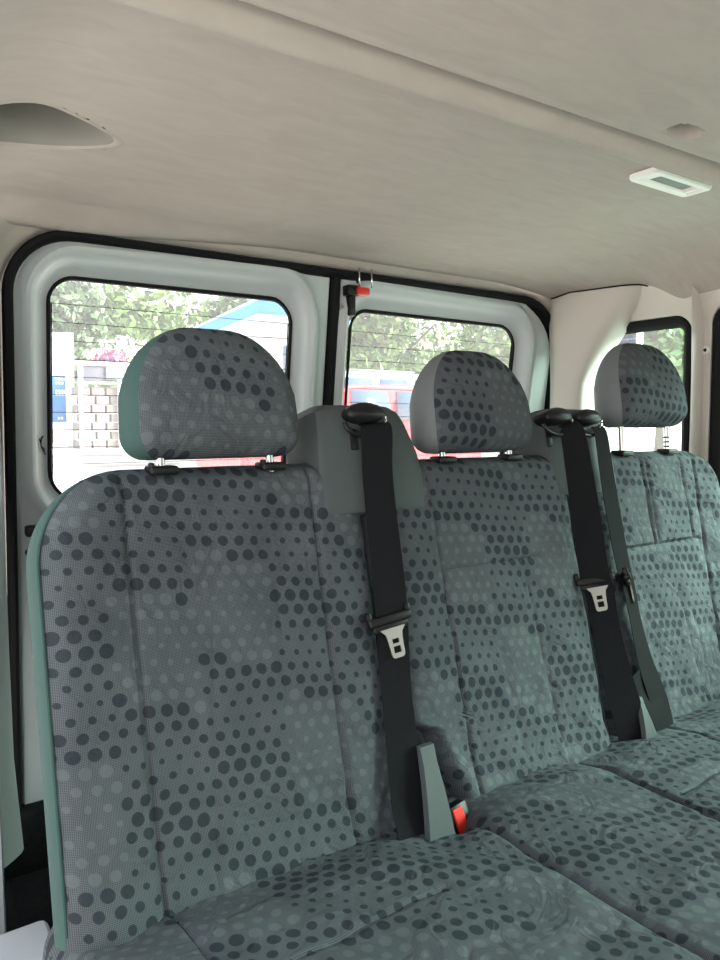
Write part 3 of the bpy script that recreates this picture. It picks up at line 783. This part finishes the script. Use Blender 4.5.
for k, (py, w) in enumerate(((379, .45), (383, .35), (391, .5), (394, .7), (418, .18))):
    bm = bmesh.new()
    xx = bx0+.35 if k < 4 else bx1-.35
    for j in range(int(w/.09)): box(bm, xx+j*.10, xx+j*.10+.07, ay-.056, ay-.05, zz(py)-.05, zz(py)+.04)
    q = link('line_of_lettering', bm, MFR, sg, smooth=False); q.parent = pn
bm = bmesh.new(); box(bm, bx0, bx1-.06, ay-.05, ay+.05, zz(360), zz(339), .01); pn = link('picture_panel', bm, mat('white_poster', (.75, .75, .8), .5), sg, smooth=False)
bm = bmesh.new(); box(bm, bx0, bx1-.15, ay-.056, ay-.05, zz(348), zz(340))
vv = [bm.verts.new((bx0+.45, ay-.056, zz(349))), bm.verts.new((bx1-.2, ay-.056, zz(349))), bm.verts.new((bx0+.75, ay-.056, zz(359)))]; bm.faces.new(vv)
q = link('blue_arrow_mark', bm, MPALE, sg, smooth=False); q.parent = pn

# stall: white rails over stone block
sy = 25.5
st = thing('market_stall', 'white railed stall with a dark sheet and a stone base outside the left window', 'stall', (O(100, 440, sy).x, sy, gz(0, sy)))
X = lambda px: O(px, 400, sy).x
Z = lambda py: O(100, py, sy).z
bm = bmesh.new(); box(bm, X(73), X(170), sy-.12, sy+.12, Z(366), Z(362), .02); box(bm, X(78), X(170), sy-.1, sy+.1, Z(384), Z(382), .01)
for px in (79, 118, 165): box(bm, X(px), X(px)+.12, sy-.08, sy+.08, gz(0, sy), Z(364), .01)
box(bm, X(79.5), X(83), sy-.09, sy+.09, Z(382), Z(365), .01)
link('rail', bm, MFR, st, smooth=False)
bm = bmesh.new(); box(bm, X(83), X(106), sy-.03, sy+.03, Z(381.5), Z(366), .01); link('dark_sheet', bm, MPANEL, st, smooth=False)
bm = bmesh.new()
for r_ in range(7):
    for c_ in range(6):
        w_ = (X(162)-X(77))/6; x_ = X(77)+w_*(c_+(.5 if r_ % 2 else 0)*.6)
        hh = (Z(386)-gz(0, sy))/7; box(bm, x_+.03, x_+w_-.03, sy+.10, sy+.9, gz(0, sy)+r_*hh, gz(0, sy)+(r_+1)*hh-.03, .03)
link('stone_base', bm, MSTONE, st, smooth=False)
# lettering on the banner (only a few pale letters can be made out)
cu = bpy.data.curves.new('letters', 'FONT'); cu.body = 'VSNA'; cu.size = .62; cu.extrude = .02; cu.align_x = 'LEFT'
to = bpy.data.objects.new('tmp', cu); COL.objects.link(to); to.rotation_euler = (math.pi/2, 0, 0); to.location = (X(107), sy-.14, Z(376))
bpy.context.view_layer.update(); dg = bpy.context.evaluated_depsgraph_get(); me = bpy.data.meshes.new_from_object(to.evaluated_get(dg)); me.transform(to.matrix_world)
bpy.data.objects.remove(to); bm = bmesh.new(); bm.from_mesh(me); bpy.data.meshes.remove(me)
link('banner_lettering', bm, MFR, st, smooth=False)
bm = bmesh.new(); box(bm, X(106), X(135), sy-.12, sy-.10, Z(379), Z(367)); link('banner', bm, mat('pale_blue_banner', (.30, .42, .47), .6), st, smooth=False)
# flowers on top of the stall
fl = thing('flower_bush', 'pink and white blossoming bush standing above the white stall rail', 'flowering bush', (X(115), sy+.9, Z(372)))
bm = bmesh.new(); bm2 = bmesh.new(); bm3 = bmesh.new()
leaves(bm, (X(115), sy+.9, Z(355)), (1.0, .5, .42), 500, .10)
leaves(bm, (X(115), sy+.9, Z(370)), (.8, .4, .5), 300, .10)
leaves(bm2, (X(114), sy+.5, Z(355)), (.72, .3, .30), 160, .10); leaves(bm3, (X(112), sy+.4, Z(356)), (.45, .25, .22), 80, .10)
link('leaves', bm, MLEAF, fl, smooth=False); link('pink_blossom', bm2, MPINK, fl, smooth=False); link('violet_blossom', bm3, MPURP, fl, smooth=False)
bm = bmesh.new(); leaves(bm, (X(132), sy+.6, Z(347)), (1.0, .4, .5), 230, .12); leaves(bm, (X(100), sy+.5, Z(353)), (.4, .3, .2), 60, .1)
link('white_blossom', bm, MPET, fl, smooth=False)

# pale building with blue roof edge
c0 = O(258, 300, 11.5); a7 = math.radians(7)
D1 = Vector((math.sin(a7), math.cos(a7), 0)); D2 = Vector((math.cos(a7), -math.sin(a7), 0))
bd = thing('building', 'pale building with a bright blue roof edge at the right of the left rear window', 'building', (c0.x, c0.y, gz(0, c0.y)))
def bpt(a, b, z): return Vector((c0.x, c0.y, 0))+D2*a+D1*b+Vector((0, 0, z))
def bbox_(bm, a0, a1, b0, b1, z0, z1):
    vs = box(bm, a0, a1, b0, b1, z0, z1)
    for v in vs: v.co = bpt(v.co.x, v.co.y, v.co.z)
zt = c0.z
bm = bmesh.new(); bbox_(bm, .10, 1.7, .10, 9.0, GZ-.1, zt-.10)
link('wall', bm, MWALL, bd, smooth=False)
bm = bmesh.new(); bbox_(bm, 0, 1.8, 0, 9.1, zt-.24, zt); rf = link('roof_fascia', bm, MBLUE, bd, smooth=False)
bm = bmesh.new(); bbox_(bm, -.02, 1.82, -.02, 9.12, zt, zt+.04); bbox_(bm, -.03, 1.83, -.03, 9.12, zt-.30, zt-.24); q = link('roof_edge', bm, mat('pale_blue_edge', (.45, .68, .9), .5), bd, smooth=False)
for k in range(5):
    bm = bmesh.new(); bbox_(bm, .085, 1.6, .085, 8.9, zt-.62-k*.42, zt-.60-k*.42); link('cladding_joint', bm, mat('joint_grey_%s' % 'abcde'[k], (.35, .33, .33), .8), bd, smooth=False)
bm = bmesh.new(); bbox_(bm, .5, 1.0, .07, .12, zt-1.4, zt-.75); link('window', bm, MCARG, bd, smooth=False)

# cars
def car(x0, y, L, paint, label, H=1.92, van=True, group=None, rot=0):
    z = gz(x0, y+.9); W_ = 1.75
    c = thing('car', label, 'car', (x0+L/2, y+W_/2, z), group)
    prof = [(0, .35), (.02, .75), (.10, 1.02), (.30, 1.10), (.75, H-.06), (.95, H), (L-.75, H), (L-.35, H-.05), (L-.06, 1.15), (L, .85), (L, .35)] if van else \
           [(0, .35), (.02, .75), (.15, .92), (1.15, 1.0), (1.75, H-.04), (2.1, H), (L-1.2, H), (L-.85, H-.06), (L-.35, 1.05), (L-.05, .95), (L, .35)]
    bm = bmesh.new(); rings = []
    for yy, ins in ((0, .06), (.05, .0), (W_-.05, 0), (W_, .06)):
        r = []
        for (px, pz) in prof:
            t = max(0, pz-1.0)/(H-1.0); iny = .14*t
            yv = yy+(iny if yy < W_/2 else -iny)
            r.append((x0+min(max(px, ins), L-ins), y+yv, z+pz-(ins*.5 if pz > .5 else 0)))
        rings.append(r)
    loft(bm, rings, closed=True, capa=True, capb=True); fix(bm)
    bmesh.ops.bevel(bm, geom=[e for e in bm.edges if e.calc_face_angle(0) > .6], offset=.025, segments=2, affect='EDGES')
    body = link('body', bm, paint, c, smooth=False)
    wins = [(.85, 1.75), (1.9, 2.85), (3.0, L-.75)] if van else [(1.75, 2.5), (2.6, L-1.05)]
    for a, b in wins:
        for side in (0, 1):
            bm = bmesh.new(); s = -1 if side == 0 else 1
            zs = (1.10, H-.16) if van else (1.06, H-.10)
            q = []
            for px, pz in ((a, zs[0]), (b, zs[0]), (b-.05, zs[1]), (a+.05, zs[1])):
                t = (pz-1.0)/(H-1.0); yy = (y+.14*t-.012) if side == 0 else (y+W_-.14*t+.012)
                q.append((px+x0, yy, z+pz))
            A = [bm.verts.new(p) for p in q]; Bq = [bm.verts.new((p[0], p[1]-s*.03, p[2])) for p in q]
            bm.faces.new(A); bm.faces.new(Bq[::-1])
            for k in range(4): bm.faces.new((A[k], A[(k+1) % 4], Bq[(k+1) % 4], Bq[k]))
            fix(bm); link('window', bm, MCARG, c, smooth=False)
    for a in (.85, L-.85):
        for yy in (y+.02, y+W_-.22):
            bm = bmesh.new(); tube(bm, [(x0+a, yy, z+.33), (x0+a, yy+.2, z+.33)], .33, 24); wl_ = link('wheel', bm, MBLACK, c, smooth=False)
            bm = bmesh.new(); tube(bm, [(x0+a, yy-.01, z+.33), (x0+a, yy+.21, z+.33)], .19, 20); hb = link('hub_cap', bm, MSTEEL, c, smooth=False); hb.parent = wl_
    bm = bmesh.new(); box(bm, x0-.02, x0+.12, y-.02, y+.25, z+.78, z+1.05, .02); link('tail_light', bm, MRED, c, smooth=False)
    if van:
        bm = bmesh.new()
        for yy in (y+.35, y+W_-.35): tube(bm, [(x0+1.0, yy, z+H+.05), (x0+L-1.0, yy, z+H+.05)], .02, 8)
        link('roof_rail', bm, MSTEEL, c)
    return c
xr = O(243, 460, 8.8).x
car(xr, 8.8, 4.4, MCARR, 'red car with blue tinted windows parked outside the right rear window', H=1.60, van=False)
car(8.4, 14.2, 4.2, mat('grey_blue_car_paint', (.35, .42, .46), .3), 'grey-blue van whose roof shows just above the red car', H=2.2, van=True)

# things beyond the side window
car(6.4, 2.9, 4.2, MCARS, 'silver car seen low through the side window under the far headrest', H=1.42, van=False)
bsx = 7.6; 
bl = thing('blue_screen', 'blue mesh screen on posts beyond the small side window', 'screen', (bsx, 5.45, GZ))
def OXp(px, py, x): 
    a = (px-360)/720; b = -(py-480)/720; d = rt*a+up*b+fw; t = x/d.x
    return Vector((x, d.y*t, .95+d.z*t))
pa, pb_ = OXp(612, 326, bsx), OXp(639, 356, bsx)
bm = bmesh.new()
for k in range(9):
    yy = pb_.y+(pa.y-pb_.y)*k/8; box(bm, bsx-.02, bsx+.02, yy-.03, yy+.03, pb_.z-.2, pa.z)
for k in range(9):
    zv = pb_.z-.2+(pa.z-pb_.z+.2)*k/8; box(bm, bsx-.02, bsx+.02, min(pa.y, pb_.y), max(pa.y, pb_.y), zv-.03, zv+.03)
link('mesh_panel', bm, MSIGN, bl, smooth=False)
bm = bmesh.new(); box(bm, bsx+.03, bsx+.05, min(pa.y, pb_.y), max(pa.y, pb_.y), pb_.z-.2, pa.z); link('backing', bm, mat('bright_blue_sheet', (.16, .42, .85), .5), bl, smooth=False)
for yy in (pa.y, pb_.y):
    bm = bmesh.new(); tube(bm, [(bsx, yy, GZ), (bsx, yy, pa.z+.05)], .04, 8); link('post', bm, MFR, bl)
